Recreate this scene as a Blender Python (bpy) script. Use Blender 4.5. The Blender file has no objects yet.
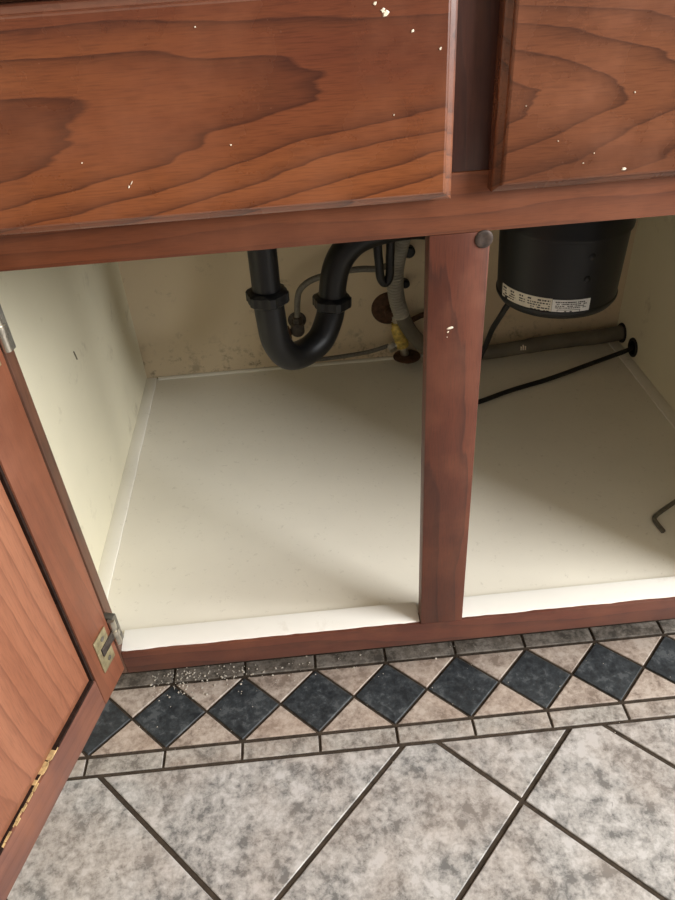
import bpy, bmesh, math, random
from mathutils import Vector, Matrix
from mathutils import noise as mnoise

scene = bpy.context.scene
C = scene.collection
random.seed(7)

# ------------------------------------------------------------------ camera
F_PX, CX, CY, CZ = 721.17, -0.0331, -0.5617, 0.8728
YAW, PITCH, ROLL = -0.0341, -0.6518, -0.0709

def cam_axes():
    cy, sy, cp, sp = math.cos(YAW), math.sin(YAW), math.cos(PITCH), math.sin(PITCH)
    r = Vector((cy, sy, 0)); f0 = Vector((-sy, cy, 0)); u0 = Vector((0, 0, 1))
    f = f0 * cp + u0 * sp; u = -f0 * sp + u0 * cp
    c, s = math.cos(ROLL), math.sin(ROLL)
    return r * c + u * s, -r * s + u * c, f
RIGHT, UP, FWD = cam_axes()
cam_data = bpy.data.cameras.new('camera')
cam_data.sensor_fit = 'VERTICAL'; cam_data.sensor_height = 36.0
cam_data.lens = 36.0 * F_PX / 900.0
cam_data.clip_start = 0.02
cam = bpy.data.objects.new('camera', cam_data); C.objects.link(cam)
cam.matrix_world = Matrix(((RIGHT.x, UP.x, -FWD.x, CX), (RIGHT.y, UP.y, -FWD.y, CY),
                           (RIGHT.z, UP.z, -FWD.z, CZ), (0, 0, 0, 1)))
scene.camera = cam

def at(u, v, axis, val):
    """point where the sight line of photo pixel (u, v) meets the plane axis = val"""
    d = RIGHT * ((u - 337.5) / F_PX) + UP * (-(v - 450) / F_PX) + FWD
    o = Vector((CX, CY, CZ)); i = 'xyz'.index(axis)
    return o + d * ((val - o[i]) / d[i])

# ------------------------------------------------------------------ world, lights, exposure
world = bpy.data.worlds.new('room_light'); scene.world = world
world.use_nodes = True
bg = world.node_tree.nodes['Background']
bg.inputs['Color'].default_value = (1.0, 0.98, 0.95, 1); bg.inputs['Strength'].default_value = 0.24

def area(name, loc, target, sx, sy, power, col):
    l = bpy.data.lights.new(name, 'AREA'); l.shape = 'RECTANGLE'
    l.size = sx; l.size_y = sy; l.energy = power; l.color = col
    o = bpy.data.objects.new(name, l); C.objects.link(o); o.location = loc
    o.rotation_euler = (Vector(target) - Vector(loc)).to_track_quat('-Z', 'Y').to_euler()
    return o
area('added_window_daylight', (2.19, -1.15, 1.55), (0.0, -1.15, 1.55), 1.4, 1.2, 150, (0.97, 0.98, 1.0))  # daylight from the right, through the added, unseen window

vs = scene.view_settings
vs.view_transform = 'Standard'; vs.look = 'None'; vs.gamma = 1.0; vs.use_curve_mapping = False
vs.exposure = 0.0

# ------------------------------------------------------------------ materials
def lin(r, g, b):
    f = lambda c: (c / 255 / 12.92) if c / 255 <= 0.04045 else ((c / 255 + 0.055) / 1.055) ** 2.4
    return (f(r), f(g), f(b), 1)

class NT:
    def __init__(s, name, rough=0.5, spec=0.5, metal=0.0):
        s.m = bpy.data.materials.new(name); s.m.use_nodes = True
        s.t = s.m.node_tree; s.b = s.t.nodes['Principled BSDF']
        s.b.inputs['Roughness'].default_value = rough
        s.b.inputs['Specular IOR Level'].default_value = spec
        s.b.inputs['Metallic'].default_value = metal
        s.tc = s.t.nodes.new('ShaderNodeTexCoord')
    def n(s, kind, **kw):
        nd = s.t.nodes.new(kind)
        for k, v in kw.items(): setattr(nd, k, v)
        return nd
    def l(s, a, b): s.t.links.new(a, b)
    def mapping(s, scale=(1, 1, 1), loc=(0, 0, 0), rot=(0, 0, 0), src=None):
        m = s.n('ShaderNodeMapping')
        m.inputs['Scale'].default_value = scale; m.inputs['Location'].default_value = loc
        m.inputs['Rotation'].default_value = rot
        s.l(src or s.tc.outputs['Object'], m.inputs['Vector']); return m.outputs[0]
    def noise(s, vec, scale, detail=4, rough=0.55, dist=0.0):
        n = s.n('ShaderNodeTexNoise'); s.l(vec, n.inputs['Vector'])
        n.inputs['Scale'].default_value = scale; n.inputs['Detail'].default_value = detail
        n.inputs['Roughness'].default_value = rough; n.inputs['Distortion'].default_value = dist
        return n.outputs['Fac']
    def ramp(s, fac, stops):
        r = s.n('ShaderNodeValToRGB'); s.l(fac, r.inputs[0])
        e = r.color_ramp.elements
        while len(e) < len(stops): e.new(0.5)
        for i, (p, c) in enumerate(stops): e[i].position = p; e[i].color = c
        return r.outputs[0]
    def mix(s, fac, a, b, mode='MIX'):
        m = s.n('ShaderNodeMix', data_type='RGBA', blend_type=mode)
        for val, i in ((fac, 0), (a, 6), (b, 7)):
            if hasattr(val, 'is_linked'): s.l(val, m.inputs[i])
            else: m.inputs[i].default_value = val
        return m.outputs[2]
    def math(s, op, a, b=0.0, clamp=False):
        m = s.n('ShaderNodeMath', operation=op, use_clamp=clamp)
        for val, i in ((a, 0), (b, 1)):
            if hasattr(val, 'is_linked'): s.l(val, m.inputs[i])
            else: m.inputs[i].default_value = val
        return m.outputs[0]
    def bump(s, h, strength=0.2, dist=0.001):
        b = s.n('ShaderNodeBump'); b.inputs['Strength'].default_value = strength
        b.inputs['Distance'].default_value = dist
        s.l(h, b.inputs['Height']); s.l(b.outputs[0], s.b.inputs['Normal'])
    def color(s, c):
        if hasattr(c, 'is_linked'): s.l(c, s.b.inputs['Base Color'])
        else: s.b.inputs['Base Color'].default_value = c
        return s.m

BLK, WHT = (0, 0, 0, 1), (1, 1, 1, 1)

def plain(name, rgb, rough=0.5, spec=0.5, metal=0.0, var=0.12, scale=60, bump=0.05):
    m = NT(name, rough, spec, metal); c = lin(*rgb)
    v = m.mapping(); f = m.noise(v, scale, 5)
    lo = tuple(x * (1 - var) for x in c[:3]) + (1,); hi = tuple(min(1, x * (1 + var)) for x in c[:3]) + (1,)
    if bump: m.bump(f, bump, 0.001)
    return m.color(m.ramp(f, [(0.3, lo), (0.7, hi)]))

def wood(name, axis='x', centre=(0, 0.05, 0), tilt=(0.0, 0.0), spacing=0.011, base=(139, 69, 41), dark=(88, 40, 25),
         light=(172, 94, 58), haze=0.14, seed=0.0, rough=0.42):
    """stained cherry; growth rings about an axis lying behind the board, so flat-sawn arches show"""
    m = NT(name, rough, 0.5)
    rot = {'x': (0, 0, 0), 'z': (0, math.radians(90), 0)}[axis]
    sep = m.n('ShaderNodeSeparateXYZ'); m.l(m.tc.outputs['Object'], sep.inputs[0])
    X, Y, Z = sep.outputs
    g, w = (X, Z) if axis == 'x' else (Z, X)        # along the grain, across the grain
    cmb = m.n('ShaderNodeCombineXYZ'); m.l(m.math('MULTIPLY', g, 0.13), cmb.inputs[0])
    m.l(Y, cmb.inputs[1]); m.l(w, cmb.inputs[2])
    off = m.mapping(loc=(seed, seed * 1.7, seed * 0.6), src=cmb.outputs[0])
    warp = m.noise(off, 16, 3, 0.5); warp2 = m.noise(off, 55, 4, 0.6)
    # distance from the pith line
    gd = m.math('SUBTRACT', g, centre[0])
    dy = m.math('SUBTRACT', m.math('SUBTRACT', Y, centre[1]), m.math('MULTIPLY', gd, tilt[0]))
    dw = m.math('SUBTRACT', m.math('SUBTRACT', w, centre[2]), m.math('MULTIPLY', gd, tilt[1]))
    r = m.math('SQRT', m.math('ADD', m.math('MULTIPLY', dy, dy), m.math('MULTIPLY', dw, dw)))
    r = m.math('ADD', r, m.math('MULTIPLY', warp, 0.030))
    r = m.math('ADD', r, m.math('MULTIPLY', warp2, 0.005))
    ph = m.math('FRACT', m.math('DIVIDE', r, spacing))
    ring = m.ramp(ph, [(0.0, BLK), (0.45, (0.06, 0.06, 0.06, 1)), (0.80, (0.5, 0.5, 0.5, 1)), (0.92, WHT), (0.96, BLK)])
    broad = m.noise(off, 9, 4, 0.6)
    blot = m.noise(m.mapping(scale=(1, 1, 1), loc=(seed + 3, 1, 2)), 14, 5, 0.6)
    fibre = m.noise(m.mapping(scale=(0.06, 1, 1) if axis == 'x' else (1, 1, 0.06)), 900, 2, 0.5)
    c = m.ramp(broad, [(0.3, lin(*dark)), (0.5, lin(*base)), (0.72, lin(*light))])
    c = m.mix(m.math('MULTIPLY', ring, 0.8), c, lin(*dark))
    c = m.mix(m.math('MULTIPLY', m.ramp(fibre, [(0.45, BLK), (0.75, WHT)]), 0.35), c, lin(*[int(q * 0.72) for q in dark]))
    c = m.mix(m.math('MULTIPLY', m.ramp(blot, [(0.45, BLK), (0.75, WHT)]), haze * 1.7), c, lin(166, 106, 74))   # worn, milky lacquer
    m.l(m.ramp(blot, [(0.3, (rough - .06,) * 3 + (1,)), (0.7, (rough + .14,) * 3 + (1,))]), m.b.inputs['Roughness'])
    m.bump(m.mix(0.5, fibre, ring), 0.12, 0.0006)
    return m.color(c)

def paint(name, base, stain, stain_amt=0.5, low=0.0, rough=0.55, scale=22, zbase=0.162):
    """flat painted board with specks of grime; 'low' thickens them within a hand's breadth of the bottom edge"""
    m = NT(name, rough, 0.35); v = m.mapping()
    f = m.noise(v, 6, 4); c = m.ramp(f, [(0.3, tuple(x * 0.93 for x in lin(*base)[:3]) + (1,)), (0.7, lin(*base))])
    sp = m.noise(v, scale, 7, 0.68, 0.3)
    th = m.ramp(sp, [(0.60, BLK), (0.70, WHT)])
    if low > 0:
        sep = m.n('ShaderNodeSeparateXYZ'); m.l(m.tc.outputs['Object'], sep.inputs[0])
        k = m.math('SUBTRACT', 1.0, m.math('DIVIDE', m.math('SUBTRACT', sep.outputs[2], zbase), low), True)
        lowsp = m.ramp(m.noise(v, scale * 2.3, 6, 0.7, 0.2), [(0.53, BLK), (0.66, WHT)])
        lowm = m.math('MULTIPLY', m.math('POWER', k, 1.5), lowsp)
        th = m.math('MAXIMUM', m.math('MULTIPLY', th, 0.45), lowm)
    c = m.mix(m.math('MULTIPLY', th, stain_amt), c, lin(*stain))
    fine = m.noise(v, 260, 3)
    m.bump(fine, 0.08, 0.0006)
    return m.color(c)

def stone(name, cols, scale=18, rough=0.38, crack=0.0, spec=0.45, rough_hi=0.62, warm=(196, 170, 150)):
    m = NT(name, rough, spec)
    oi = m.n('ShaderNodeObjectInfo')
    sh = m.n('ShaderNodeVectorMath', operation='SCALE'); sh.inputs[3].default_value = 7.0
    cmb = m.n('ShaderNodeCombineXYZ'); 
    for i in range(3): m.l(oi.outputs['Random'], cmb.inputs[i])
    m.l(cmb.outputs[0], sh.inputs[0])
    add = m.n('ShaderNodeVectorMath', operation='ADD'); m.l(m.tc.outputs['Object'], add.inputs[0]); m.l(sh.outputs[0], add.inputs[1])
    v = add.outputs[0]
    big = m.noise(v, scale, 8, 0.72, 0.1); fine = m.noise(v, scale * 3.4, 8, 0.7, 0.25)
    f = m.math('ADD', m.math('MULTIPLY', big, 0.55), m.math('MULTIPLY', fine, 0.45))
    n = len(cols); stops = []                      # flakes with crisp borders: each tone holds, then steps
    for i, q in enumerate(cols):
        p0 = 0.40 + 0.20 * i / n
        stops += [(p0 + 0.006, lin(*q)), (p0 + 0.20 / n - 0.008, lin(*q))]
    c = m.ramp(f, stops)
    hue = m.noise(v, scale * 0.3, 4, 0.6)
    c = m.mix(m.math('MULTIPLY', m.ramp(hue, [(0.42, BLK), (0.62, WHT)]), 0.22), c, lin(*warm))
    if crack:
        vein = m.noise(v, scale * 1.3, 9, 0.8, 0.5)
        c = m.mix(m.math('MULTIPLY', m.ramp(vein, [(0.61, BLK), (0.65, WHT)]), crack), c, lin(116, 112, 106))
    m.l(m.ramp(fine, [(0.35, (rough,) * 3 + (1,)), (0.65, (rough_hi,) * 3 + (1,))]), m.b.inputs['Roughness'])
    m.bump(f, 0.35, 0.0012)
    return m.color(c)

M = {}
M['wood_rail'] = wood('cherry_rail', 'x', (0.1, 0.07, 0.60), (0.05, 0.06), 0.010, base=(130, 74, 45), dark=(92, 50, 32), light=(156, 94, 56), seed=0.4)
M['wood_low'] = wood('cherry_bottom_rail', 'x', (0.1, 0.07, 0.13), (0.03, 0.03), 0.009, base=(100, 54, 40), dark=(72, 40, 31), light=(116, 66, 48), seed=2.4)
M['wood_stile'] = wood('cherry_stile', 'z', (0.3, 0.09, 0.05), (0.06, 0.05), 0.010, base=(98, 52, 36), dark=(68, 38, 29), light=(116, 66, 46), seed=1.3)
M['wood_draw_l'] = wood('cherry_left_front', 'x', (-0.065, 0.04, 0.772), (0.07, 0.08), 0.0105, base=(108, 58, 37), dark=(66, 36, 26), light=(138, 80, 46), seed=0.9, rough=0.25)
M['wood_draw_r'] = wood('cherry_right_front', 'x', (0.22, 0.035, 0.748), (0.16, 0.0), 0.010, base=(118, 71, 47), dark=(72, 43, 31), light=(142, 90, 60), haze=0.2, seed=3.7, rough=0.25)
M['wood_door'] = wood('cherry_door', 'z', (0.3, 0.06, 0.12), (0.08, 0.05), 0.012, base=(148, 88, 62), dark=(112, 66, 46), light=(170, 108, 78), seed=5.2)
M['wood_door_rail'] = wood('cherry_door_rail', 'x', (0.1, 0.06, 0.12), (0.08, 0.05), 0.012, base=(130, 88, 74), dark=(102, 66, 55), light=(152, 110, 94), haze=0.26, seed=6.1)
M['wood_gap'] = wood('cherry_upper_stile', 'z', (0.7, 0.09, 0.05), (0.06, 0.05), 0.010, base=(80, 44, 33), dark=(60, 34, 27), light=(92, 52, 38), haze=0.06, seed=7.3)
M['wood_side'] = wood('cherry_side_stile', 'z', (0.3, 0.09, -0.3), (0.06, 0.05), 0.010, base=(88, 60, 46), dark=(66, 44, 35), light=(104, 72, 54), seed=8.3)
M['wood_panel'] = wood('cherry_door_panel', 'z', (0.3, 0.06, 0.22), (0.08, 0.05), 0.016, base=(148, 94, 68), dark=(124, 76, 55), light=(166, 112, 84), seed=9.2)
for q in ('wood_draw_l', 'wood_draw_r'):
    e = M[q].copy(); e.name = M[q].name + '_lacquered_edge'; M[q + '_edge'] = e
    bs = e.node_tree.nodes['Principled BSDF']; bs.inputs['Coat Weight'].default_value = 1.0 if q == 'wood_draw_l' else 0.0
    bs.inputs['Coat Roughness'].default_value = 0.36; bs.inputs['Coat IOR'].default_value = 1.7
M['raw_wood'] = plain('bare_split_wood', (196, 166, 118), 0.8, 0.2, var=0.35, scale=220)
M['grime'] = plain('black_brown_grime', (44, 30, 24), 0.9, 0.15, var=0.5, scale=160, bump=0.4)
M['toe'] = plain('toe_board', (62, 44, 36), 0.7, 0.2)
M['cream'] = paint('cream_side_paint', (226, 219, 192), (128, 112, 84), 0.30, 0.0, 0.5, 14)
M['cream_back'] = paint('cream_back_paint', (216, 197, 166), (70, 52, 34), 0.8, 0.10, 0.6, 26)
M['shelf'] = paint('white_floor_paint', (236, 230, 214), (150, 140, 120), 0.25, 0.0, 0.42, 120)
M['trim'] = paint('white_strip_paint', (244, 241, 232), (190, 180, 160), 0.2, 0.0, 0.4, 40)
M['side_trim'] = paint('off_white_caulk', (237, 232, 217), (170, 160, 138), 0.3, 0.0, 0.5, 60)
M['scuff'] = plain('grey_scuff', (104, 96, 80), 0.8, 0.2)
M['tile'] = stone('mottled_stone_tile', [(118, 117, 115), (150, 148, 145), (172, 169, 165), (188, 185, 181), (202, 199, 196)], 30, crack=0.6, warm=(186, 164, 146))
M['strip_tile'] = stone('grey_strip_tile', [(120, 114, 107), (150, 144, 137), (170, 164, 156), (188, 182, 175)], 40)
M['dirty_shaded_strip_tile'] = stone('grimy_shaded_strip_tile', [(78, 73, 66), (104, 98, 90), (124, 117, 108), (142, 135, 126)], 46, 0.55, rough_hi=0.8, warm=(120, 106, 92))  # row under the rail: grime and the overhang's shade, both put into the colour
M['pink_tile'] = stone('pink_beige_tile', [(138, 123, 111), (164, 149, 137), (180, 165, 152), (194, 181, 169)], 40)
M['slate'] = stone('black_slate_tile', [(36, 39, 42), (48, 52, 55), (60, 64, 67), (84, 88, 90)], 34, 0.5, warm=(54, 58, 60))
M['grout'] = plain('dark_grout', (66, 57, 48), 0.9, 0.2, var=0.35, scale=140, bump=0.4)
M['abs'] = plain('black_pipe_plastic', (15, 15, 16), 0.42, 0.4, var=0.3, scale=30)
M['rubber'] = plain('black_rubber', (18, 18, 18), 0.6, 0.4)
M['enamel'] = plain('black_enamel', (13, 13, 14), 0.45, 0.4, var=0.2, scale=14, bump=0.02)
M['greyhose'] = plain('grey_ribbed_plastic', (150, 145, 132), 0.55, 0.4, var=0.2, scale=30)
M['greypipe'] = plain('grey_brown_hose', (104, 98, 86), 0.55, 0.4, var=0.2, scale=25)
M['braid'] = plain('braided_grey_line', (108, 104, 96), 0.45, 0.5, 0.3, var=0.35, scale=400, bump=0.3)
M['chrome'] = plain('dull_nickel', (196, 190, 176), 0.32, 0.5, 0.9, var=0.3, scale=90)
M['zinc'] = plain('yellowed_zinc', (172, 160, 124), 0.42, 0.5, 0.6, var=0.35, scale=120)
M['brass'] = plain('tarnished_brass', (206, 180, 96), 0.5, 0.5, 0.25, var=0.45, scale=120, bump=0.2)
M['rust'] = plain('rusted_brown_steel', (82, 58, 42), 0.75, 0.3, 0.1, var=0.5, scale=110, bump=0.4)
M['steel'] = plain('stainless_steel', (180, 180, 178), 0.3, 0.5, 1.0, var=0.08, scale=200)
M['hex'] = plain('dark_plated_steel', (112, 108, 98), 0.4, 0.5, 0.5, var=0.3, scale=150)
M['bumper'] = plain('dull_worn_metal', (74, 62, 55), 0.55, 0.4, 0.2, var=0.6, scale=160, bump=0.4)
M['darksteel'] = plain('dark_tarnished_metal', (70, 62, 56), 0.5, 0.5, 0.3, var=0.5, scale=120, bump=0.2)
M['paper'] = plain('aged_label_paper', (214, 208, 190), 0.6, 0.3, var=0.1, scale=80)
M['white_paper'] = plain('white_label_paper', (226, 226, 222), 0.55, 0.3, var=0.06, scale=80)
M['ink'] = plain('black_print', (52, 50, 48), 0.7, 0.2, var=0.2)
M['chip'] = plain('white_paint_fleck', (238, 226, 204), 0.6, 0.3, var=0.1)
M['crumb'] = plain('pale_grit', (208, 200, 186), 0.8, 0.2, var=0.3, scale=300)
M['counter'] = stone('speckled_grey_laminate', [(70, 66, 62), (120, 114, 108), (150, 144, 136), (176, 170, 160)], 90, 0.4)
M['wall'] = paint('room_wall_paint', (206, 196, 178), (190, 180, 160), 0.15)
M['dark_hole'] = plain('dark_hole', (12, 11, 10), 0.9, 0.1)

# ------------------------------------------------------------------ mesh helpers
def link(name, bm, mat, parent=None, smooth=False):
    bmesh.ops.recalc_face_normals(bm, faces=bm.faces)
    me = bpy.data.meshes.new(name); bm.to_mesh(me); bm.free()
    me.materials.append(mat if not isinstance(mat, str) else M[mat])
    if smooth:
        for p in me.polygons: p.use_smooth = True
        me.set_sharp_from_angle(angle=math.radians(38))
    o = bpy.data.objects.new(name, me); C.objects.link(o); o.parent = parent
    return o

def tag(o, label=None, cat=None, group=None, kind=None):
    if label: o['label'] = label
    if cat: o['category'] = cat
    if group: o['group'] = group
    if kind: o['kind'] = kind
    return o

def empty(name, loc=(0, 0, 0)):
    e = bpy.data.objects.new(name, None); C.objects.link(e); e.location = loc
    e.empty_display_size = 0.05
    return e

def add_box(bm, lo, hi, bev=0.0):
    t = bmesh.new()
    bmesh.ops.create_cube(t, size=1.0)
    for v in t.verts:
        v.co = Vector([(lo[i] + hi[i]) / 2 + v.co[i] * (hi[i] - lo[i]) for i in range(3)])
    if bev: bmesh.ops.bevel(t, geom=list(t.edges), offset=bev, segments=2, profile=0.5, affect='EDGES')
    me = bpy.data.meshes.new('t'); t.to_mesh(me); t.free(); bm.from_mesh(me); bpy.data.meshes.remove(me)

def box(name, mat, lo, hi, parent=None, bev=0.0012):
    bm = bmesh.new(); add_box(bm, lo, hi, bev)
    return link(name, bm, mat, parent, True)

def catmull(pts, n=8):
    pts = [Vector(p) for p in pts]
    if len(pts) < 3: return pts
    P = [pts[0] * 2 - pts[1]] + pts + [pts[-1] * 2 - pts[-2]]
    out = []
    for i in range(1, len(P) - 2):
        a, b, c, d = P[i - 1:i + 3]
        for k in range(n):
            t = k / n
            out.append(0.5 * ((2 * b) + (c - a) * t + (2 * a - 5 * b + 4 * c - d) * t * t + (3 * b - a - 3 * c + d) * t ** 3))
    out.append(pts[-1]); return out

def add_tube(bm, path, radius, seg=16, caps=True):
    """sweep a circle along a path; radius is a number or a function of (fraction, length)"""
    path = [Vector(p) for p in path]
    L = [0.0]
    for a, b in zip(path, path[1:]): L.append(L[-1] + (b - a).length)
    rings = []; ref = None
    for i, p in enumerate(path):
        t = (path[min(i + 1, len(path) - 1)] - path[max(i - 1, 0)]).normalized()
        if ref is None: ref = t.orthogonal().normalized()
        ref = (ref - t * ref.dot(t)).normalized(); b = t.cross(ref)
        r = radius(L[i] / L[-1], L[i]) if callable(radius) else radius
        rings.append([bm.verts.new(p + (ref * math.cos(k * 2 * math.pi / seg) + b * math.sin(k * 2 * math.pi / seg)) * r) for k in range(seg)])
    for A, B in zip(rings, rings[1:]):
        for k in range(seg):
            bm.faces.new((A[k], A[(k + 1) % seg], B[(k + 1) % seg], B[k]))
    if caps:
        bm.faces.new(rings[0][::-1]); bm.faces.new(rings[-1])

def tube(name, mat, path, radius, parent=None, seg=16):
    bm = bmesh.new(); add_tube(bm, path, radius, seg)
    return link(name, bm, mat, parent, True)

def resample(path, step):
    out = [Vector(path[0])]; acc = 0.0
    for a, b in zip(path, path[1:]):
        d = (b - a).length; t = step - acc
        while t <= d: out.append(a.lerp(b, t / d)); t += step
        acc = d - (t - step)
    out.append(Vector(path[-1])); return out

def add_lathe(bm, origin, axis, profile, seg=32):
    """profile: list of (radius, distance along axis)"""
    ax = Vector(axis).normalized(); u = ax.orthogonal().normalized(); w = ax.cross(u); o = Vector(origin)
    rings = []
    for r, h in profile:
        rings.append([bm.verts.new(o + ax * h + (u * math.cos(k * 2 * math.pi / seg) + w * math.sin(k * 2 * math.pi / seg)) * max(r, 1e-5)) for k in range(seg)])
    for A, B in zip(rings, rings[1:]):
        for k in range(seg): bm.faces.new((A[k], A[(k + 1) % seg], B[(k + 1) % seg], B[k]))
    bm.faces.new(rings[0][::-1]); bm.faces.new(rings[-1])

def lathe(name, mat, origin, axis, profile, parent=None, seg=32):
    bm = bmesh.new(); add_lathe(bm, origin, axis, profile, seg)
    return link(name, bm, mat, parent, True)

def inset_poly(poly, d):
    """inset a convex counter-clockwise polygon by d"""
    n = len(poly); out = []
    for i in range(n):
        a, b, c = Vector(poly[i - 1]), Vector(poly[i]), Vector(poly[(i + 1) % n])
        e1 = (b - a).normalized(); e2 = (c - b).normalized()
        n1 = Vector((-e1.y, e1.x)); n2 = Vector((-e2.y, e2.x))
        k = (n1 + n2); out.append(b + k * (d / max(0.15, 1 + n1.dot(n2))))
    return [(p.x, p.y) for p in out]

def clip_y(poly, ymax):
    out = []
    for i in range(len(poly)):
        a, b = poly[i], poly[(i + 1) % len(poly)]
        ia, ib = a[1] <= ymax, b[1] <= ymax
        if ia: out.append(a)
        if ia != ib:
            t = (ymax - a[1]) / (b[1] - a[1]); out.append((a[0] + t * (b[0] - a[0]), ymax))
    res = []
    for p in out:
        if not res or math.dist(p, res[-1]) > 1e-4: res.append(p)
    if len(res) > 1 and math.dist(res[0], res[-1]) < 1e-4: res.pop()
    return res

def tile_mesh(poly, z=0.0, chamfer=0.0009, thick=0.006):
    bm = bmesh.new(); top = inset_poly(poly, chamfer)
    rings = [[bm.verts.new((x, y, zz)) for x, y in p] for p, zz in ((poly, z - thick), (poly, z - chamfer * .8), (top, z))]
    n = len(poly)
    for A, B in zip(rings, rings[1:]):
        for k in range(n): bm.faces.new((A[k], A[(k + 1) % n], B[(k + 1) % n], B[k]))
    bm.faces.new(rings[-1]); bm.faces.new(rings[0][::-1])
    return bm

def poly_area(p):
    return 0.5 * sum(p[i][0] * p[(i + 1) % len(p)][1] - p[(i + 1) % len(p)][0] * p[i][1] for i in range(len(p)))

# ------------------------------------------------------------------ the setting: floor and wall
YB = 0.646                                       # back of the cabinet
ZF = 0.162                                       # cabinet's inside floor
floor = box('floor', 'grout', (-1.6, -3.2, -0.05), (2.3, 0.80, -0.0022), None, 0)
tag(floor, 'tiled kitchen floor with dark grout and a black diamond border', None, None, 'structure')
wall = box('wall_back', 'wall', (-1.6, 0.672, -0.002), (2.3, 0.78, 2.4), None, 0)
tag(wall, 'plain pale kitchen wall behind the sink cabinet', None, None, 'structure')

for nm, lo, hi, lb in (('added_wall_left', (-1.6, -3.2, -0.002), (-1.5, 0.672, 2.4), 'plain pale kitchen wall added out of view on the left to block ambient light'),  # unseen wall, added to block ambient light from the left
                       ('ceiling', (-1.6, -3.2, 2.4), (2.3, 0.78, 2.45), 'plain white kitchen ceiling')):
    tag(box(nm, 'wall', lo, hi, None, 0), lb, None, None, 'structure')
bm = bmesh.new()
for lo, hi in (((2.2, -3.2, -0.002), (2.3, -1.85, 2.4)), ((2.2, -0.45, -0.002), (2.3, 0.672, 2.4)), ((2.2, -1.85, -0.002), (2.3, -0.45, 0.95)), ((2.2, -1.85, 2.15), (2.3, -0.45, 2.4))):
    add_box(bm, lo, hi, 0)
tag(link('wall_right', bm, 'wall'), 'plain pale kitchen wall on the right, out of view, around an added window', None, None, 'structure')
bm = bmesh.new()
for lo, hi in (((2.23, -1.85, 0.95), (2.27, -1.80, 2.15)), ((2.23, -0.50, 0.95), (2.27, -0.45, 2.15)), ((2.23, -1.80, 0.95), (2.27, -0.50, 1.0)), ((2.23, -1.80, 2.10), (2.27, -0.50, 2.15)), ((2.23, -1.17, 1.0), (2.27, -1.13, 2.10))):
    add_box(bm, lo, hi, 0)
tag(link('added_window_1', bm, 'trim'), 'white framed window added out of view in the right kitchen wall as a light source', None, None, 'structure')  # unseen window, added to give the light from the right a source

P, X0, YC, H = 0.1015, -0.167, 0.0217, 0.0495    # border: pitch, phase, centre line, half height
g = 0.0018
cache = {}
def piece(name, key, poly, mat, loc):
    """a tile as a child of the floor; alike tiles share one mesh"""
    if key in cache:
        o = bpy.data.objects.new(name, cache[key]); C.objects.link(o); o.parent = floor
    else:
        o = link(name, tile_mesh(poly), mat, floor); cache[key] = o.data
    o.location = (loc[0], loc[1], random.uniform(-0.0004, 0.0004))
    o.rotation_euler = (random.uniform(-.002, .002), random.uniform(-.002, .002), 0)
    return o
dia = inset_poly([(0, -H), (P / 2, 0), (0, H), (-P / 2, 0)], g)
tri_dn = inset_poly([(-P / 2, H), (0, 0), (P / 2, H)], g)          # between diamonds, on the cabinet side
tri_up = inset_poly([(-P / 2, -H), (P / 2, -H), (0, 0)], g)        # on the room side
strip = [(-P / 2 + g, 0), (P / 2 - g, 0), (P / 2 - g, 0.0222), (-P / 2 + g, 0.0222)]
for k in range(-8, 12):
    x = X0 + k * P
    piece('diamond_tile', 'd', dia, 'slate', (x, YC))
    piece('triangle_tile', 'a', tri_dn, 'pink_tile', (x + P / 2, YC))
    piece('triangle_tile', 'b', tri_up, 'pink_tile', (x + P / 2, YC))
    piece('border_strip_tile', 's', strip, 'strip_tile', (x + P / 2, YC - H - 0.0256))
    piece('border_strip_tile', 'u', strip, 'dirty_shaded_strip_tile', (x + P / 2, YC + H + 0.0030))
T, A0, B0 = 0.2178, 0.0993, 0.0294               # diagonal field tiles: x - y = A0 + iT, x + y = B0 + jT
YEDGE = -0.0585
def lanes(n):                                    # boundaries ... -3 | -2 . 0 | 1 . 3 | 4 ...: wide and narrow lanes take turns
    out = []
    for q in range(-n, n): out += [(3 * q, 3 * q + 1), (3 * q + 1, 3 * q + 3)]
    return out
for i0, i1 in lanes(4):
    for j0, j1 in lanes(4):
        xa, xb, ya, yb_ = A0 + i0 * T, A0 + i1 * T, B0 + j0 * T, B0 + j1 * T
        cx, cy = (xa + xb + ya + yb_) / 4, (ya + yb_ - xa - xb) / 4
        if cx < -1.2 or cx > 1.4 or cy < -1.3 or cy > 0.25: continue
        corners = [((a_ + b_) / 2 - cx, (b_ - a_) / 2 - cy) for a_, b_ in ((xb, ya), (xb, yb_), (xa, yb_), (xa, ya))]
        q = inset_poly(corners, 0.0030)
        cl = clip_y([(x + cx, y + cy) for x, y in q], YEDGE)
        if len(cl) < 3 or poly_area(cl) < 2e-4: continue
        if max(y for x, y in q) + cy < YEDGE:
            piece('floor_tile', ('f', i1 - i0, j1 - j0), q, 'tile', (cx, cy))
        else:
            piece('floor_tile', ('c', i0, j0), [(x - cx, y - cy) for x, y in cl], 'tile', (cx, cy))

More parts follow.
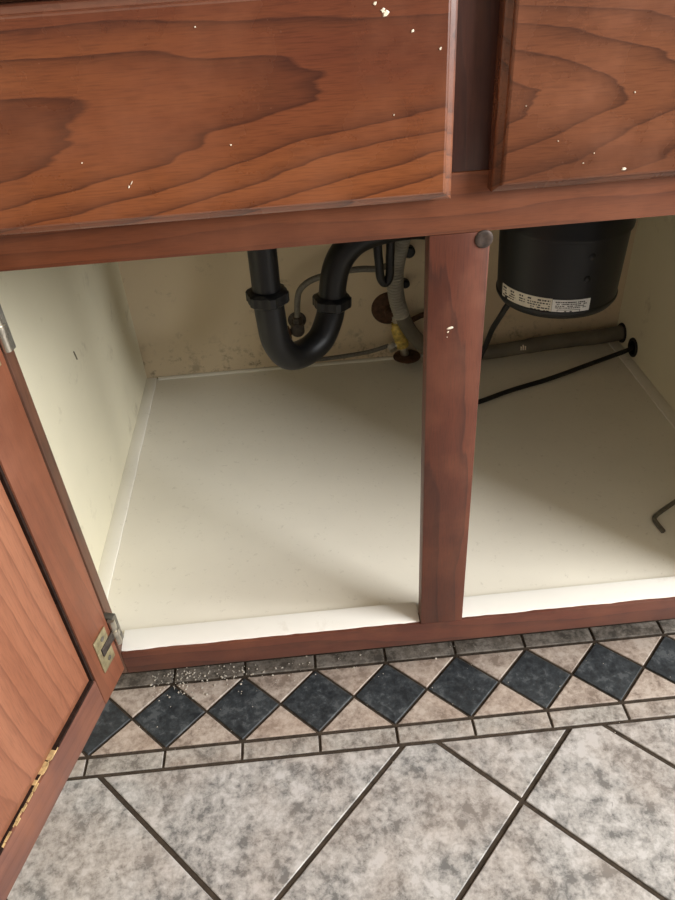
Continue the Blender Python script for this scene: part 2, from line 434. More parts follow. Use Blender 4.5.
# ------------------------------------------------------------------ sink cabinet
cab = empty('sink_cabinet', (0.1, 0.3, 0))
tag(cab, 'cherry wood sink base cabinet with open door and painted white inside', 'cabinet')
bpy.context.view_layer.update()
def child(o, parent=cab):
    o.parent = parent; o.matrix_parent_inverse = parent.matrix_world.inverted(); return o
XL, XR = -0.346, 0.563                            # inside faces of the sides
OL, OR_ = -0.2915, 0.482                           # outer edges of the door openings
M0, M1 = 0.0722, 0.123                            # middle stile
ZB, ZC, ZT = 0.1665, 0.1285, 0.652
ZTOP = 0.835
child(box('bottom_rail', 'wood_low', (OL, 0, ZC), (OR_, 0.019, ZB)))
child(box('top_rail', 'wood_rail', (OL, 0, ZT), (OR_, 0.019, 0.7005)))
child(box('upper_rail', 'wood_rail', (OL, 0.0003, 0.795), (M0, 0.019, ZTOP)))
child(box('upper_rail', 'wood_rail', (M1 + 0.008, 0.0003, 0.795), (OR_, 0.019, ZTOP)))
centre = child(box('center_stile', 'wood_stile', (M0, 0, ZB), (M1, 0.019, ZT)))
child(box('upper_stile', 'wood_gap', (M0, 0.0005, 0.7005), (M1 + 0.008, 0.019, ZTOP)))
child(box('side_stile', 'wood_side', (-0.364, 0, ZC), (OL, 0.019, ZTOP)))
child(box('side_stile', 'wood_side', (OR_, 0, ZC), (0.581, 0.019, ZTOP)))
def side_panel(x0, x1):                          # notched at the toe
    bm = bmesh.new(); pr = [(0.019, ZC), (0.1145, ZC), (0.1145, 0.0), (YB + 0.012, 0.0), (YB + 0.012, ZTOP), (0.019, ZTOP)]
    A = [bm.verts.new((x0, y, z)) for y, z in pr]; B = [bm.verts.new((x1, y, z)) for y, z in pr]
    bm.faces.new(A); bm.faces.new(B[::-1])
    for k in range(6): bm.faces.new((A[k], A[(k + 1) % 6], B[(k + 1) % 6], B[k]))
    return child(link('side_panel', bm, 'cream'))
left_side = side_panel(XL - 0.016, XL); right_side = side_panel(XR, XR + 0.016)
back = child(box('back_panel', 'cream_back', (XL, YB, 0.02), (XR, YB + 0.012, ZTOP), bev=0))
child(box('bottom_panel', 'shelf', (XL, 0.019, ZF - 0.016), (XR, YB, ZF), bev=0))
child(box('toe_kick', 'toe', (XL - .016, 0.1005, 0.0), (XR + .016, 0.1142, ZC - .0003), bev=0))

def edge_strip(name, pts_in, pts_out, z0, z1, seed, mat='trim'):
    """hand-painted white strip between two lines (outer one wavy) with a soft rounded top"""
    n = 60; bm = bmesh.new(); rows = []
    for k in range(n + 1):
        t = k / n
        a = Vector(pts_in[0]).lerp(Vector(pts_in[1]), t); b = Vector(pts_out[0]).lerp(Vector(pts_out[1]), t)
        d = (b - a); w = 1 + 0.05 * mnoise.noise(Vector((t * 9, seed, 0))) + 0.025 * mnoise.noise(Vector((t * 30, seed, 4)))
        prof = [(0, z0), (0, z1), (0.15 * w, z1 + 0.0006), (0.8 * w, z1), (0.97 * w, z1 - 0.0012), (1.0 * w, z0)]
        rows.append([bm.verts.new((a.x + d.x * s, a.y + d.y * s, z)) for s, z in prof])
    for A, B in zip(rows, rows[1:]):
        for i in range(len(A)):
            j = (i + 1) % len(A); bm.faces.new((A[i], A[j], B[j], B[i]))
    bm.faces.new(rows[0]); bm.faces.new(rows[-1][::-1])
    return child(link(name, bm, mat, None, True))
edge_strip('edge_strip', ((OL + .0004, 0.0335, 0), (M0 - .001, 0.0335, 0)), ((OL + .0004, 0.004, 0), (M0 - .001, 0.004, 0)), ZB + .0001, ZB + 0.0028, 1)
edge_strip('edge_strip', ((M1 + .001, 0.0335, 0), (OR_ - .002, 0.0335, 0)), ((M1 + .001, 0.004, 0), (OR_ - .002, 0.004, 0)), ZB + .0001, ZB + 0.0028, 2)
child(box('edge_strip', 'trim', (XL + .0002, 0.0192, ZF + .0001), (XR - .0002, 0.0335, ZB), bev=0.0004))
edge_strip('edge_strip', ((XL, 0.036, 0), (XL, YB - .001, 0)), ((XL + 0.021, 0.036, 0), (XL + 0.019, YB - .001, 0)), ZF + .0001, ZF + 0.003, 3, 'side_trim')
edge_strip('edge_strip', ((XR, 0.036, 0), (XR, YB - .001, 0)), ((XR - 0.02, 0.036, 0), (XR - 0.019, YB - .001, 0)), ZF + .0001, ZF + 0.003, 4, 'side_trim')
edge_strip('edge_strip', ((XL + .022, YB, 0), (XR - .022, YB, 0)), ((XL + .022, YB - .007, 0), (XR - .022, YB - .007, 0)), ZF + .0001, ZF + 0.004, 5, 'side_trim')

bm = bmesh.new()
add_tube(bm, [(XL + .0003, 0.309, 0.413), (XL + .0006, 0.3105, 0.407), (XL + .0003, 0.313, 0.399)], 0.0011, 6)
child(link('scuff_mark', bm, 'scuff', None, True), left_side)
def drawer_front(x0, x1, z0, z1, mat):
    """false drawer front with a routed edge: rings stepping in from the outline to the flat face"""
    prof = [(0, -0.0002), (0, -0.0112), (0.0005, -0.0125), (0.0018, -0.0135), (0.0054, -0.0152), (0.0060, -0.0178), (0.0066, -0.0186), (0.0078, -0.019)]
    bm = bmesh.new(); rings = []
    for i, y in prof:
        rings.append([bm.verts.new(c) for c in ((x0 + i, y, z0 + i), (x1 - i, y, z0 + i), (x1 - i, y, z1 - i), (x0 + i, y, z1 - i))])
    for A, B in zip(rings, rings[1:]):
        for k in range(4): bm.faces.new((A[k], A[(k + 1) % 4], B[(k + 1) % 4], B[k]))
    bm.faces.new(rings[0][::-1]); bm.faces.new(rings[-1])
    o = child(link('drawer_front', bm, mat))
    o.data.materials.append(M[mat + '_edge'])
    for p in o.data.polygons:                      # the moulded edge carries a thick coat of lacquer
        if p.area < 0.02 and abs(p.normal.y) < 0.97: p.material_index = 1
    return o
dl = drawer_front(-0.330, 0.0862, 0.6850, 0.8318, 'wood_draw_l')
dr = drawer_front(0.1172, 0.5340, 0.6875, 0.8318, 'wood_draw_r')

def fleck(parent, u, v, y, size, stretch=1.0, ang=0.0):
    """a small irregular fleck of paint stuck on a face looking at -y"""
    c = at(u, v, 'y', y); bm = bmesh.new(); n = 9
    ringA, ringB = [], []
    for k in range(n):
        a = k * 2 * math.pi / n; r = size * random.uniform(0.45, 1.0)
        dx, dz = r * stretch * math.cos(a), r * math.sin(a)
        X, Z = dx * math.cos(ang) - dz * math.sin(ang), dx * math.sin(ang) + dz * math.cos(ang)
        ringA.append(bm.verts.new((c.x + X, y - .00005, c.z + Z))); ringB.append(bm.verts.new((c.x + X * .7, y - .0006, c.z + Z * .7)))
    for k in range(n): bm.faces.new((ringA[k], ringA[(k + 1) % n], ringB[(k + 1) % n], ringB[k]))
    bm.faces.new(ringA); bm.faces.new(ringB[::-1])
    o = link('paint_fleck', bm, 'chip'); child(o, parent); return o
for u, v, s, st, an in ((386, 14, .0022, 1.5, .9), (375, 3, .0017, 1, 0), (383, 10, .0018, 1.2, .3), (412.5, 31, .0012, 1.2, 0), (440.5, 48.5, .0012, 1, 0),
                        (131.5, 183, .0007, 3.0, .9), (129, 187, .0007, 2.0, 1.2), (231, 145, .0008, 1.2, .3), (394, 115, .0007, 1, 0), (82, 163, .0006, 1, 0), (195, 27, .0006, 1.4, 0)):
    fleck(dl, u, v, -0.019, s, st, an)
for u, v, s, st, an in ((624, 169, .0014, 2.0, .1), (635, 92, .0007, 1.3, 0), (594, 153, .0007, 1, 0), (558, 141, .0005, 1.4, 0), (526, 106, .0005, 1, 0), (583, 163, .0005, 1.3, 0)):
    fleck(dr, u, v, -0.019, s, st, an)
fleck(centre, 451, 328, 0.0, .0016, 2.6, .15); fleck(centre, 448, 332, 0.0, .0010, 1.4, .5); fleck(centre, 447, 337, 0.0, .0006, 1, 0)
# round bumper at the head of the middle stile
c = at(484, 239, 'y', 0.0)
child(lathe('door_bumper', 'bumper', (c.x, 0.0004, c.z), (0, -1, 0), [(0.0078, 0), (0.0074, 0.0012), (0.006, 0.0020), (0.004, 0.0018), (0.0, 0.0014)], None, 20), centre)

# the open door: local x runs from the hinge edge outwards, local y is the inner face's normal
ang = math.atan2(-0.9614, -0.2752)
door = bpy.data.objects.new('door', None)
bm = bmesh.new(); add_box(bm, (0.040, -0.0165, 0.036), (0.365, -0.0115, 0.469), 0)
door = link('door', bm, 'wood_door')
door.location = (-0.2865, -0.0145, 0.157); door.rotation_euler = (0, 0, ang)
bpy.context.view_layer.update(); child(door)
DW, DH, SW, RW = 0.405, 0.505, 0.0495, 0.0465
def dbox(name, mat, lo, hi, bev=0.0016):
    o = box(name, mat, lo, hi, None, bev); o.parent = door; return o
dbox('door_stile', 'wood_door', (0, -0.019, 0), (SW, 0, DH))
dbox('door_stile', 'wood_door', (DW - SW, -0.019, 0), (DW, 0, DH))
dbox('door_rail', 'wood_door_rail', (SW, -0.019, 0), (DW - SW, -0.0002, RW))
dbox('door_rail', 'wood_door_rail', (SW, -0.019, DH - RW), (DW - SW, -0.0002, DH))
bm = bmesh.new(); rings = []
for i, y in ((0.0030, -0.0114), (0.0030, -0.0062), (0.0036, -0.0056), (0.0145, -0.0030), (0.0155, -0.0030)):
    rings.append([bm.verts.new(q) for q in ((SW + i, y, RW + i), (DW - SW - i, y, RW + i), (DW - SW - i, y, DH - RW - i), (SW + i, y, DH - RW - i))])
for A, B in zip(rings, rings[1:]):
    for k in range(4): bm.faces.new((A[k], A[(k + 1) % 4], B[(k + 1) % 4], B[k]))
bm.faces.new(rings[0][::-1]); bm.faces.new(rings[-1])
pan = link('door_panel', bm, 'wood_panel'); pan.parent = door
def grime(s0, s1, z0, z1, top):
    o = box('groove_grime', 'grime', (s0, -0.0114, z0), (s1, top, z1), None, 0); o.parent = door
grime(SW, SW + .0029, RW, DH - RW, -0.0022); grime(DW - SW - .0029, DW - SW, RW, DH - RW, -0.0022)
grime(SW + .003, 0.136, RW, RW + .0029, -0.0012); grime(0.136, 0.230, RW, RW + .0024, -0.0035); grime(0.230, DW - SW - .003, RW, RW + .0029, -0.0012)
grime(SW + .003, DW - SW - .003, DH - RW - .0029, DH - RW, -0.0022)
# split, unfinished wood along the lower groove
bm = bmesh.new()
for k in range(30):
    s = 0.137 + 0.092 * random.random(); w = random.uniform(.0003, .0009); L = random.uniform(.002, .007)
    zc = RW + 0.0012 + random.uniform(-.0016, .0014); yt = random.uniform(-.0035, -.0006)
    add_box(bm, (s - L, -0.0065, zc - w), (s + L, yt, zc + w), 0)
o = link('split_edge', bm, 'raw_wood', door); o['kind'] = 'stuff'

def hinge(z0, z1):
    """wrap hinge: slotted plate on the door's back, knuckle, leaf bent round the stile"""
    h = bmesh.new(); zm = (z0 + z1) / 2; y0, y1 = 0.0001, 0.0017
    add_box(h, (0.0085, y0, z0), (0.034, y1, z0 + 0.0185), 0.0006)
    add_box(h, (0.0085, y0, z1 - 0.0185), (0.034, y1, z1), 0.0006)
    add_box(h, (0.027, y0, z0 + 0.018), (0.034, y1, z1 - 0.018), 0.0005)
    o = link('hinge', h, 'zinc', door, True)
    def sub(nm, mat, f):
        b = bmesh.new(); f(b); q = link(nm, b, mat, door, True); return q
    sub('hinge_arm', 'darksteel', lambda b: add_box(b, (-0.006, 0.0002, zm - 0.006), (0.026, 0.0022, zm + 0.006), 0.0008))
    sub('hinge_knuckle', 'chrome', lambda b: (add_tube(b, [(-0.0045, 0.0015, z0 + 0.006), (-0.0045, 0.0015, z1 - 0.006)], 0.0042, 14),
                                              add_tube(b, [(-0.0045, 0.0015, zm - 0.004), (-0.0045, 0.0015, zm + 0.004)], 0.0052, 14)))
    sub('hinge_leaf', 'hex', lambda b: add_box(b, (-0.0140, -0.0105, z0 + 0.004), (-0.0055, 0.0035, z1 - 0.004), 0.0012))
    for zz in (z0 + 0.009, z1 - 0.009):
        sub('hinge_screw', 'hex', lambda b: add_lathe(b, (0.019, y1, zz), (0, 1, 0), [(0.0032, -.0004), (0.0030, 0.0006), (0.001, 0.0003), (0, 0.0002)], 12))
hinge(0.038, 0.089); hinge(0.425, 0.476)

# ------------------------------------------------------------------ countertop and sink (above the opening)
SX0, SX1, SY0, SY1 = -0.26, 0.46, 0.09, 0.52
bm = bmesh.new(); z0, z1 = 0.8352, 0.8735
for lo, hi in (((-0.40, -0.018, z0), (0.62, SY0, z1)), ((-0.40, SY1, z0), (0.62, 0.670, z1)), ((-0.40, SY0, z0), (SX0, SY1, z1)), ((SX1, SY0, z0), (0.62, SY1, z1))):
    add_box(bm, lo, hi, 0)
tag(link('countertop', bm, 'counter'), 'speckled grey countertop edge over the drawer fronts', 'countertop')
sink = empty('sink', (0.1, 0.305, 0.66)); bpy.context.view_layer.update()
tag(sink, 'double bowl stainless sink set in the countertop', 'sink')
def bowl(x0, x1):
    bm = bmesh.new(); rings = []
    def rect(i, z, e=0.0):
        return [bm.verts.new(q) for q in ((x0 + i, SY0 + i, z), (x1 - i, SY0 + i, z), (x1 - i, SY1 - i, z), (x0 + i, SY1 - i, z))]
    for i, z in ((0.0, 0.872), (0.012, 0.70), (0.03, 0.682), (0.032, 0.6835), (0.014, 0.702), (0.002, 0.8725)): rings.append(rect(i, z))
    for A, B in zip(rings[:3], rings[1:3]):
        for k in range(4): bm.faces.new((A[k], A[(k + 1) % 4], B[(k + 1) % 4], B[k]))
    bm.faces.new(rings[2][::-1])
    for A, B in zip(rings[3:], rings[4:]):
        for k in range(4): bm.faces.new((A[k], A[(k + 1) % 4], B[(k + 1) % 4], B[k]))
    bm.faces.new(rings[3])
    for k in range(4): bm.faces.new((rings[5][k], rings[5][(k + 1) % 4], rings[0][(k + 1) % 4], rings[0][k]))
    child(link('bowl', bm, 'steel'), sink)
bowl(SX0 + .002, 0.092); bowl(0.108, SX1 - .002)
bm = bmesh.new(); add_box(bm, (0.088, SY0 + .003, 0.858), (0.112, SY1 - .003, 0.870), 0)
child(link('divider', bm, 'steel'), sink)

# ------------------------------------------------------------------ drain trap, black plastic
YT = 0.36
pt = lambda u, v, y=YT: at(u, v, 'y', y)
trap = empty('drain_trap', pt(290, 357)); bpy.context.view_layer.update()
tag(trap, 'black plastic U-shaped drain trap with two slip nuts under the sink', 'drain pipe')
RP = 0.0205
a_top = pt(261.5, 246); a_nut = pt(267, 294)
dirv = (a_top - a_nut).normalized()
top = a_top + Vector((0, 0, 1)) * (0.682 - a_top.z); top.x = a_top.x + 0.002
child(tube('tailpiece', 'abs', [a_nut, a_top, Vector((top.x, top.y, 0.655))], 0.0196, None, 24), trap)
child(lathe('drain_flange', 'abs', (top.x, top.y, 0.682), (0, 0, -1), [(0.042, 0), (0.042, 0.004), (0.03, 0.008), (0.027, 0.03), (0.0197, 0.032)], None, 28), trap)
ub = catmull([pt(267.5, 296), pt(271, 318), pt(276, 340.5, .364), pt(287.5, 355, .378), pt(303.5, 353, .40), pt(320, 340, .42), pt(329, 319, .434), pt(332, 302, .44)], 7)
child(tube('trap_bend', 'abs', ub, 0.0212, None, 24), trap)
arm = catmull([pt(332, 301, .44), pt(333, 284, .44), pt(336.5, 267, .44), pt(345, 251, .44), pt(360, 238, .442), pt(385, 229, .45), pt(412, 225, .465), Vector((0.178, 0.482, 0.478)), Vector((0.206, 0.512, 0.476)), Vector((0.214, 0.56, 0.474)), Vector((0.214, YB - .0005, 0.472))], 7)
child(tube('trap_arm', 'abs', arm, 0.0205, None, 24), trap)

def slip_nut(cpt, ax, r=0.0275, h=0.021):
    """hexagonal-lugged slip nut"""
    bm = bmesh.new(); ax = Vector(ax).normalized(); u = ax.orthogonal().normalized(); w = ax.cross(u)
    seg = 48; rings = []
    for hh, k in ((-h / 2, .86), (-h / 2 + .003, .96), (-h / 2 + .004, 1), (h / 2 - .004, 1), (h / 2 - .003, .96), (h / 2, .84)):
        rr = []
        for s in range(seg):
            lug = 1.0 + (0.09 if (s % 8) in (0, 1, 7) and k > .9 else 0.0); t = s * 2 * math.pi / seg
            rr.append(bm.verts.new(Vector(cpt) + ax * hh + (u * math.cos(t) + w * math.sin(t)) * r * k * lug))
        rings.append(rr)
    for A, B in zip(rings, rings[1:]):
        for s in range(seg): bm.faces.new((A[s], A[(s + 1) % seg], B[(s + 1) % seg], B[s]))
    bm.faces.new(rings[0][::-1]); bm.faces.new(rings[-1])
    return child(link('slip_nut', bm, 'abs', None, True), trap)
slip_nut(pt(267.5, 296), dirv); slip_nut(pt(332, 301, .44), (0.05, 0, 1), 0.0272)

# ------------------------------------------------------------------ garbage disposal
DX, DY = 0.310, 0.330
disp = empty('garbage_disposal', (DX, DY, 0.43)); bpy.context.view_layer.update()
tag(disp, 'black cylindrical garbage disposal with two printed labels under the sink', 'disposal')
body = child(lathe('motor_housing', 'enamel', (DX, DY, 0), (0, 0, 1),
    [(0.0, 0.4215), (0.055, 0.4215), (0.068, 0.423), (0.0755, 0.4270), (0.0795, 0.4335), (0.0800, 0.436), (0.0800, 0.4375), (0.0788, 0.4390), (0.0788, 0.445), (0.0815, 0.520), (0.0815, 0.5285), (0.0800, 0.5295)], None, 72), disp)
child(lathe('grind_chamber', 'enamel', (DX, DY, 0), (0, 0, 1),
    [(0.080, 0.5295), (0.0846, 0.5300), (0.0850, 0.534), (0.0838, 0.5370), (0.0824, 0.590), (0.074, 0.612), (0.055, 0.628), (0.04, 0.634), (0.0, 0.634)], None, 72), disp)
child(lathe('mounting_ring', 'steel', (DX, DY, 0), (0, 0, 1), [(0.048, 0.634), (0.056, 0.636), (0.056, 0.648), (0.045, 0.651), (0.045, 0.6815), (0.0, 0.6815)], None, 40), disp)

def label(name, mat, a0, a1, h0, h1, lines):
    """paper wrapped round the housing between two angles, with rows of printed dashes"""
    R = lambda h: 0.0788 + (h - 0.445) / 0.075 * 0.0027 if h > 0.445 else 0.0787
    bm = bmesh.new(); n = 20
    def strip_(x0, x1, z0, z1, lift, k=n):
        rows = []
        for i in range(k + 1):
            a = x0 + (x1 - x0) * i / k
            q = []
            for z in (z0, z1):
                for e in (0.00005, lift):
                    r = R(z) + e; q.append(bm.verts.new((DX + r * math.cos(a), DY + r * math.sin(a), z)))
            rows.append(q)
        for A, B in zip(rows, rows[1:]):
            for i, j in ((0, 1), (1, 3), (3, 2), (2, 0)): bm.faces.new((A[i], A[j], B[j], B[i]))
        for A in (rows[0], rows[-1]): bm.faces.new((A[0], A[1], A[3], A[2]))
    strip_(a0, a1, h0, h1, 0.0005)
    o = child(link(name, bm, mat, None, True), body)
    bm = bmesh.new(); W = a1 - a0; Hh = h1 - h0
    for fx, fz, fw, fh in lines:
        strip_(a0 + W * fx, a0 + W * (fx + fw), h0 + Hh * fz, h0 + Hh * (fz + fh), 0.0009, max(1, int(fw * 12)))
    child(link('label_print', bm, 'ink', None), body)
    return o
def text_rows(x0, x1, rows, dense=0.8):
    out = []
    for z, h in rows:
        x = x0
        while x < x1:
            w = random.uniform(0.015, 0.06)
            if random.random() < dense: out.append((x, z, min(w, x1 - x), h))
            x += w + random.uniform(0.008, 0.02)
    return out
def ang_of(u, v):
    best = None
    d = (at(u, v, 'y', 0.0) - Vector((CX, CY, CZ)))
    o = Vector((CX, CY, CZ)); ax, ay = o.x - DX, o.y - DY
    A = d.x ** 2 + d.y ** 2; B = 2 * (ax * d.x + ay * d.y); Cc = ax * ax + ay * ay - 0.0792 ** 2
    t = (-B - math.sqrt(max(0, B * B - 4 * A * Cc))) / (2 * A); q = o + d * t
    return math.atan2(q.y - DY, q.x - DX), q.z
LA0 = ang_of(503, 285)[0]; LA1, LZ1 = ang_of(552, 304); LA2, LZ2 = ang_of(589, 307)
if LA0 > 0: LA0 -= 2 * math.pi
zc_ = (LZ1 + LZ2) / 2
rows1 = [(0.78, 0.09), (0.60, 0.07), (0.44, 0.07), (0.29, 0.07), (0.14, 0.06)]
label('rating_label', 'paper', LA0, LA1, zc_ - 0.0105, zc_ + 0.0105,
      text_rows(0.04, 0.36, rows1[:4], .75) + text_rows(0.44, 0.55, rows1[:3], .8) + text_rows(0.60, 0.97, rows1, .85) + [(0.10, 0.12, 0.07, 0.22)])
label('warning_label', 'white_paper', LA1 + 0.004, LA2, zc_ - 0.0105, zc_ + 0.0095,
      text_rows(0.08, 0.9, [(0.80, 0.07), (0.67, 0.06), (0.54, 0.06), (0.42, 0.06)], .85) +
      [(0.14, 0.30, 0.60, 0.025), (0.14, 0.10, 0.60, 0.025), (0.14, 0.10, 0.012, 0.22), (0.73, 0.10, 0.012, 0.22), (0.33, 0.18, 0.05, 0.06), (0.47, 0.18, 0.06, 0.06)])
for u, v in ((592, 256), (587, 279)):
    a, z = ang_of(u, v); r = 0.0806
    child(lathe('rivet', 'enamel', (DX + r * math.cos(a), DY + r * math.sin(a), z), (math.cos(a), math.sin(a), 0), [(0.0045, -0.001), (0.0042, 0.0008), (0.002, 0.0018), (0, 0.002)], None, 14), body)
# power cord: from the motor down behind the middle stile, back along the floor to the hole in the side
gy, gz = 0.566, 0.186
cord = catmull([(DX - 0.055, DY + 0.002, 0.428), at(507, 306, 'y', .335), at(500, 317, 'y', .37), at(492, 330, 'y', .40), at(484.5, 348, 'y', .43),
                at(473, 370, 'y', .44), at(458, 390, 'z', ZF + .010), at(446, 402, 'z', ZF + .004), at(456, 408.5, 'z', ZF + .004), at(480, 401.5, 'z', ZF + .004), at(512, 390, 'z', ZF + .004), at(550, 378.5, 'z', ZF + .005), at(590, 364, 'z', ZF + .010), (0.545, 0.560, gz - .003), (XR - .001, gy, gz)], 8)
child(tube('power_cord', 'rubber', cord, 0.0042, None, 12), disp)

# holes with grommets in the right side
for (y, z, r) in ((gy, gz, 0.0155), (0.6195, 0.188, 0.0165)):
    child(lathe('hole', 'dark_hole', (XR - 0.0004, y, z), (-1, 0, 0), [(r, 0), (r, 0.0006), (0, 0.0006)], None, 28), right_side)
    bm = bmesh.new()
    loop = [(XR - 0.001, y + r * math.cos(t), z + r * math.sin(t)) for t in [k * 2 * math.pi / 28 for k in range(29)]]
    add_tube(bm, loop, 0.0026, 8, False)
    child(link('grommet', bm, 'rubber', None, True), right_side)

# ------------------------------------------------------------------ grey drain hose
hose = empty('drain_hose', at(430, 350, 'z', ZF)); bpy.context.view_layer.update()
tag(hose, 'grey drain hose, ribbed where it drops and smooth along the cabinet floor', 'hose')
hp = catmull([(DX - 0.080, 0.345, 0.588), (0.196, 0.395, 0.585), (0.162, 0.47, 0.553), (0.142, 0.515, 0.50), at(404, 232, 'y', .535), at(399.5, 248, 'y', .545), at(396, 266, 'y', .555), at(395, 284, 'y', .56), at(397.5, 302, 'y', .568), at(402, 316, 'y', .572)], 20)
hp = resample(hp, 0.00115)
child(tube('ribbed_section', 'greyhose', hp, lambda f, L: 0.0104 + 0.0040 * abs(math.sin(L / 0.0058 * math.pi)) ** 0.6, None, 18), hose)
sp = catmull([at(401.5, 314, 'y', .572), at(407, 326, 'y', .58), at(416, 338, 'y', .59), at(430, 349, 'y', .60), at(455, 354, 'z', ZF + .0165), at(490, 352, 'y', .602), at(525, 346.5, 'y', .604), at(560, 341, 'y', .608), at(595, 337, 'y', .612), (XR - .001, 0.6195, 0.188)], 10)
child(tube('smooth_section', 'greypipe', sp, lambda f, L: 0.0132 if f < 0.62 else 0.0142, None, 18), hose)
c = at(523, 349.5, 'y', .5915)
bm = bmesh.new()
for k, dx in enumerate((-.004, 0, .004)): add_box(bm, (c.x + dx - .001, c.y - .0012, c.z - .001), (c.x + dx + .0012, c.y + .004, c.z + .006 + .002 * (k % 2)), 0.0003)
child(link('tape_scrap', bm, 'chip'), hose)

# ------------------------------------------------------------------ fittings on the back panel
def on_wall(u, v, off=0.0): return at(u, v, 'y', YB - off)
plate = empty('pipe_flange', on_wall(388, 308)); bpy.context.view_layer.update()
tag(plate, 'round rusty brown pipe flange on the cabinet back behind the ribbed hose', 'flange')
p0 = on_wall(388.5, 308)
child(lathe('plate', 'rust', (p0.x, YB - .0002, p0.z), (0, -1, 0), [(0.032, 0), (0.0315, 0.002), (0.027, 0.006), (0.016, 0.0085), (0.015, 0.009)], None, 36), plate)
child(lathe('pipe_stub', 'rust', (p0.x + .002, YB - .004, p0.z), (0, -1, 0), [(0.0115, 0), (0.0115, 0.026), (0.0095, 0.028), (0.009, 0.028)], None, 20), plate)

valve = empty('brass_valve', at(405, 353, 'z', ZF)); bpy.context.view_layer.update()
tag(valve, 'tarnished brass shutoff valve rising from the cabinet floor beside the hose', 'valve')
VX, VY = 0.1505, 0.618
vb = Vector((VX, VY, ZF)); vt = at(396, 319, 'y', VY + .002)
child(lathe('floor_flange', 'rust', vb + Vector((0, 0, .0165)), (0, 0, 1), [(0.026, 0), (0.0255, 0.0015), (0.018, 0.004), (0.010, 0.005)], None, 30), valve)
ax = (vt - vb).normalized(); LV = (vt - vb).length
child(lathe('stem', 'chrome', vb + Vector((0, 0, .0022)), ax, [(0.0075, 0), (0.0075, LV * .42), (0.006, LV * .42)], None, 16), valve)
child(lathe('valve_body', 'brass', vb + ax * LV * .40, ax, [(0.0115, 0), (0.0125, 0.002), (0.0125, 0.014), (0.0105, 0.016), (0.0118, 0.018), (0.0135, 0.022), (0.0135, 0.040), (0.011, 0.043), (0.0108, 0.05), (0.007, 0.052)], None, 6 * 3), valve)
child(lathe('outlet', 'chrome', vb + ax * LV * .9, ax, [(0.0065, -.008), (0.0065, 0.006), (0.0095, 0.008), (0.0095, 0.018), (0.006, 0.021), (0.0, 0.021)], None, 16), valve)
sd = at(395, 345.5, 'y', VY); s0 = vb + ax * LV * .5
child(tube('side_port', 'chrome', [s0, s0.lerp(sd, .6), sd], 0.0062, None, 14), valve)
child(lathe('side_nut', 'chrome', sd, (sd - s0), [(0.0085, 0), (0.009, 0.002), (0.009, 0.012), (0.007, 0.014)], None, 6), valve)

line = tube('supply_tube', 'braid', catmull([sd - Vector((.012, 0, -.001)), at(370, 351.5, 'y', .615), at(345, 356, 'y', .61), at(318, 359.5, 'y', .608), at(300, 360.5, 'y', .606), at(282, 359, 'y', .612), at(268, 350, 'y', .63)], 8), 0.0040)
tag(line, 'thin grey supply tube running low along the cabinet back to the brass valve', 'tube')

stop = empty('stop_valve', on_wall(296, 321)); bpy.context.view_layer.update()
tag(stop, 'dark grey stop valve on the cabinet back between the trap legs', 'valve')
w0 = on_wall(297, 320)
child(lathe('valve_body', 'darksteel', (w0.x, YB - .0002, w0.z), (-0.0, -1, 0.0), [(0.017, 0), (0.0165, 0.002), (0.010, 0.005), (0.010, 0.026), (0.0125, 0.027), (0.0125, 0.043), (0.009, 0.045), (0, 0.045)], None, 20), stop)
child(lathe('handle', 'rust', (w0.x - .004, YB - .036, w0.z - .002), (-1, -.25, -.1), [(0.006, 0), (0.006, 0.010), (0.013, 0.011), (0.0135, 0.024), (0.0, 0.025)], None, 8), stop)
child(lathe('top_nut', 'darksteel', (w0.x + .001, YB - .034, w0.z + .008), (0, 0, 1), [(0.0085, 0), (0.0085, 0.014), (0.006, 0.016)], None, 6), stop)
loop = tube('supply_hose', 'braid', catmull([(w0.x + .001, YB - .034, w0.z + .02), at(297.5, 300, 'y', .612), at(300, 290, 'y', .612), at(309, 281.5, 'y', .61), at(323, 276, 'y', .606), at(345, 271, 'y', .60), at(362, 269, 'y', .60), at(378, 268.5, 'y', .60), at(392, 262, 'y', .61), at(398, 246, 'y', .62), (0.134, .622, .50), (0.136, .62, .62), (0.14, .60, .75), (0.14, .59, .8345)], 8), 0.0055)
tag(loop, 'grey braided supply hose curving up from the stop valve behind the trap', 'hose')

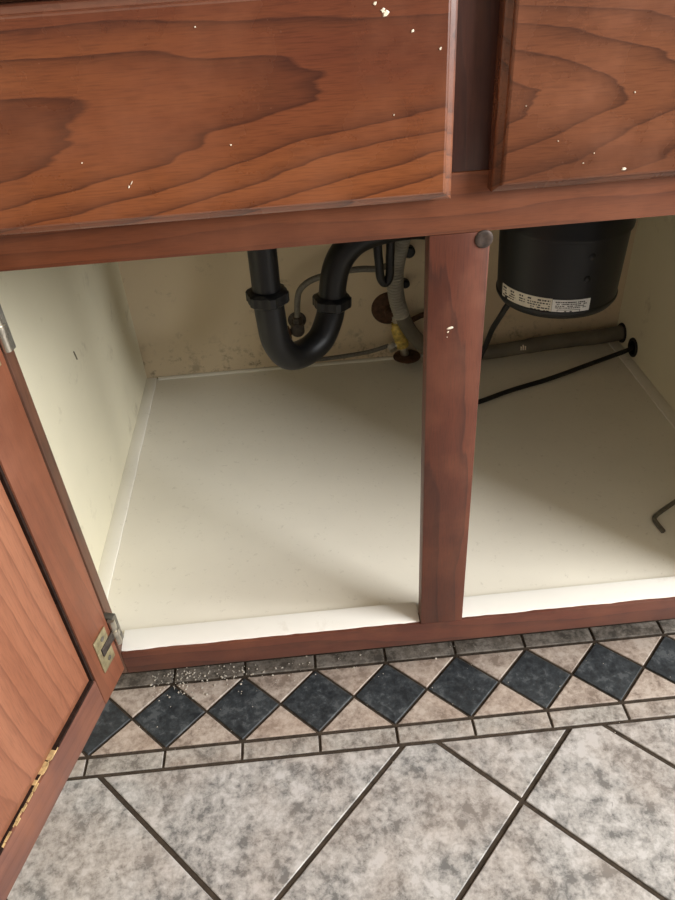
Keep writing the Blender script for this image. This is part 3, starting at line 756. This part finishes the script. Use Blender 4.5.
bl = tube('black_hose', 'abs', catmull([(0.087, 0.47, 0.6815), (0.087, 0.475, 0.62), at(377.5, 238, 'y', .48), at(379, 262, 'y', .482), at(380.5, 277, 'y', .484), at(385, 283, 'y', .486), at(389.5, 276, 'y', .488), at(390, 258, 'y', .49), at(390.5, 238, 'y', .49), (0.106, 0.495, 0.60), (0.112, 0.49, 0.6815)], 9), 0.0068)
tag(bl, 'black hose hanging in a narrow U beside the ribbed hose', 'hose')
for (u, v, s), lb in zip(((408.5, 251, .011), (405, 283, .008)), ('small dark knob on the cabinet back beside the ribbed hose top', 'small dark peg on the cabinet back just above the rusty flange')):
    w = on_wall(u, v, .012)
    k = lathe('wall_peg', 'abs', (w.x, YB - .0002, w.z), (0, -1, 0), [(s * .6, 0), (s * .6, .008), (s, .009), (s, .018), (s * .7, .021), (0, .0215)], None, 16)
    tag(k, lb, 'peg', 'pegs on the cabinet back')
st_ = tube('old_pipe', 'rust', [on_wall(410, 321, .02), on_wall(420, 316, .016), on_wall(440, 309, .012), on_wall(466, 301, .010), on_wall(472, 299, 0.0058)], 0.0052)
tag(st_, 'dark old pipe running along the cabinet back towards the middle stile', 'pipe')

# ------------------------------------------------------------------ hex key on the cabinet floor
zr = ZF + 0.0034
key = catmull([at(663.5, 531.5, 'z', zr), at(658.5, 525.5, 'z', zr), at(654.5, 519.5, 'z', zr), at(656.5, 515, 'z', zr), at(665, 508.5, 'z', zr), at(676, 501, 'z', zr)], 6)
e = (key[-1] - key[-4]).normalized()
key += [key[-1] + e * .03, key[-1] + e * .055]
n2 = Vector((e.y, -e.x, 0)); q = key[-1]
key += [q + e * .006 + Vector((-e.y, e.x, 0)) * .003, q + e * .008 + Vector((-e.y, e.x, 0)) * .012, q + e * .008 + Vector((-e.y, e.x, 0)) * .03]
hk = tube('hex_key', 'hex', key, 0.0033, None, 6)
tag(hk, 'bent steel hex key lying on the white cabinet floor at the right', 'hex key')

# ------------------------------------------------------------------ grit swept under the cabinet's edge
bm = bmesh.new()
for k in range(330):
    if k < 230: x = -0.30 + abs(random.gauss(0, .12)); y = random.gauss(0.076, 0.014)
    else: x = random.uniform(-0.35, 0.55); y = random.uniform(-0.10, 0.09)
    if y > 0.098: continue
    s = random.uniform(0.0003, 0.0013) * (1.2 if k < 230 else .55)
    t = bmesh.new(); bmesh.ops.create_icosphere(t, subdivisions=1, radius=s)
    for v in t.verts: v.co = Vector((v.co.x * random.uniform(.6, 1.5), v.co.y * random.uniform(.6, 1.5), v.co.z * .7)) + Vector((x, y, s * .55 + .0002))
    me = bpy.data.meshes.new('t'); t.to_mesh(me); t.free(); bm.from_mesh(me); bpy.data.meshes.remove(me)
tag(link('floor_grit', bm, 'crumb'), 'pale crumbs and grit scattered on the border tiles under the cabinet', 'grit', None, 'stuff')
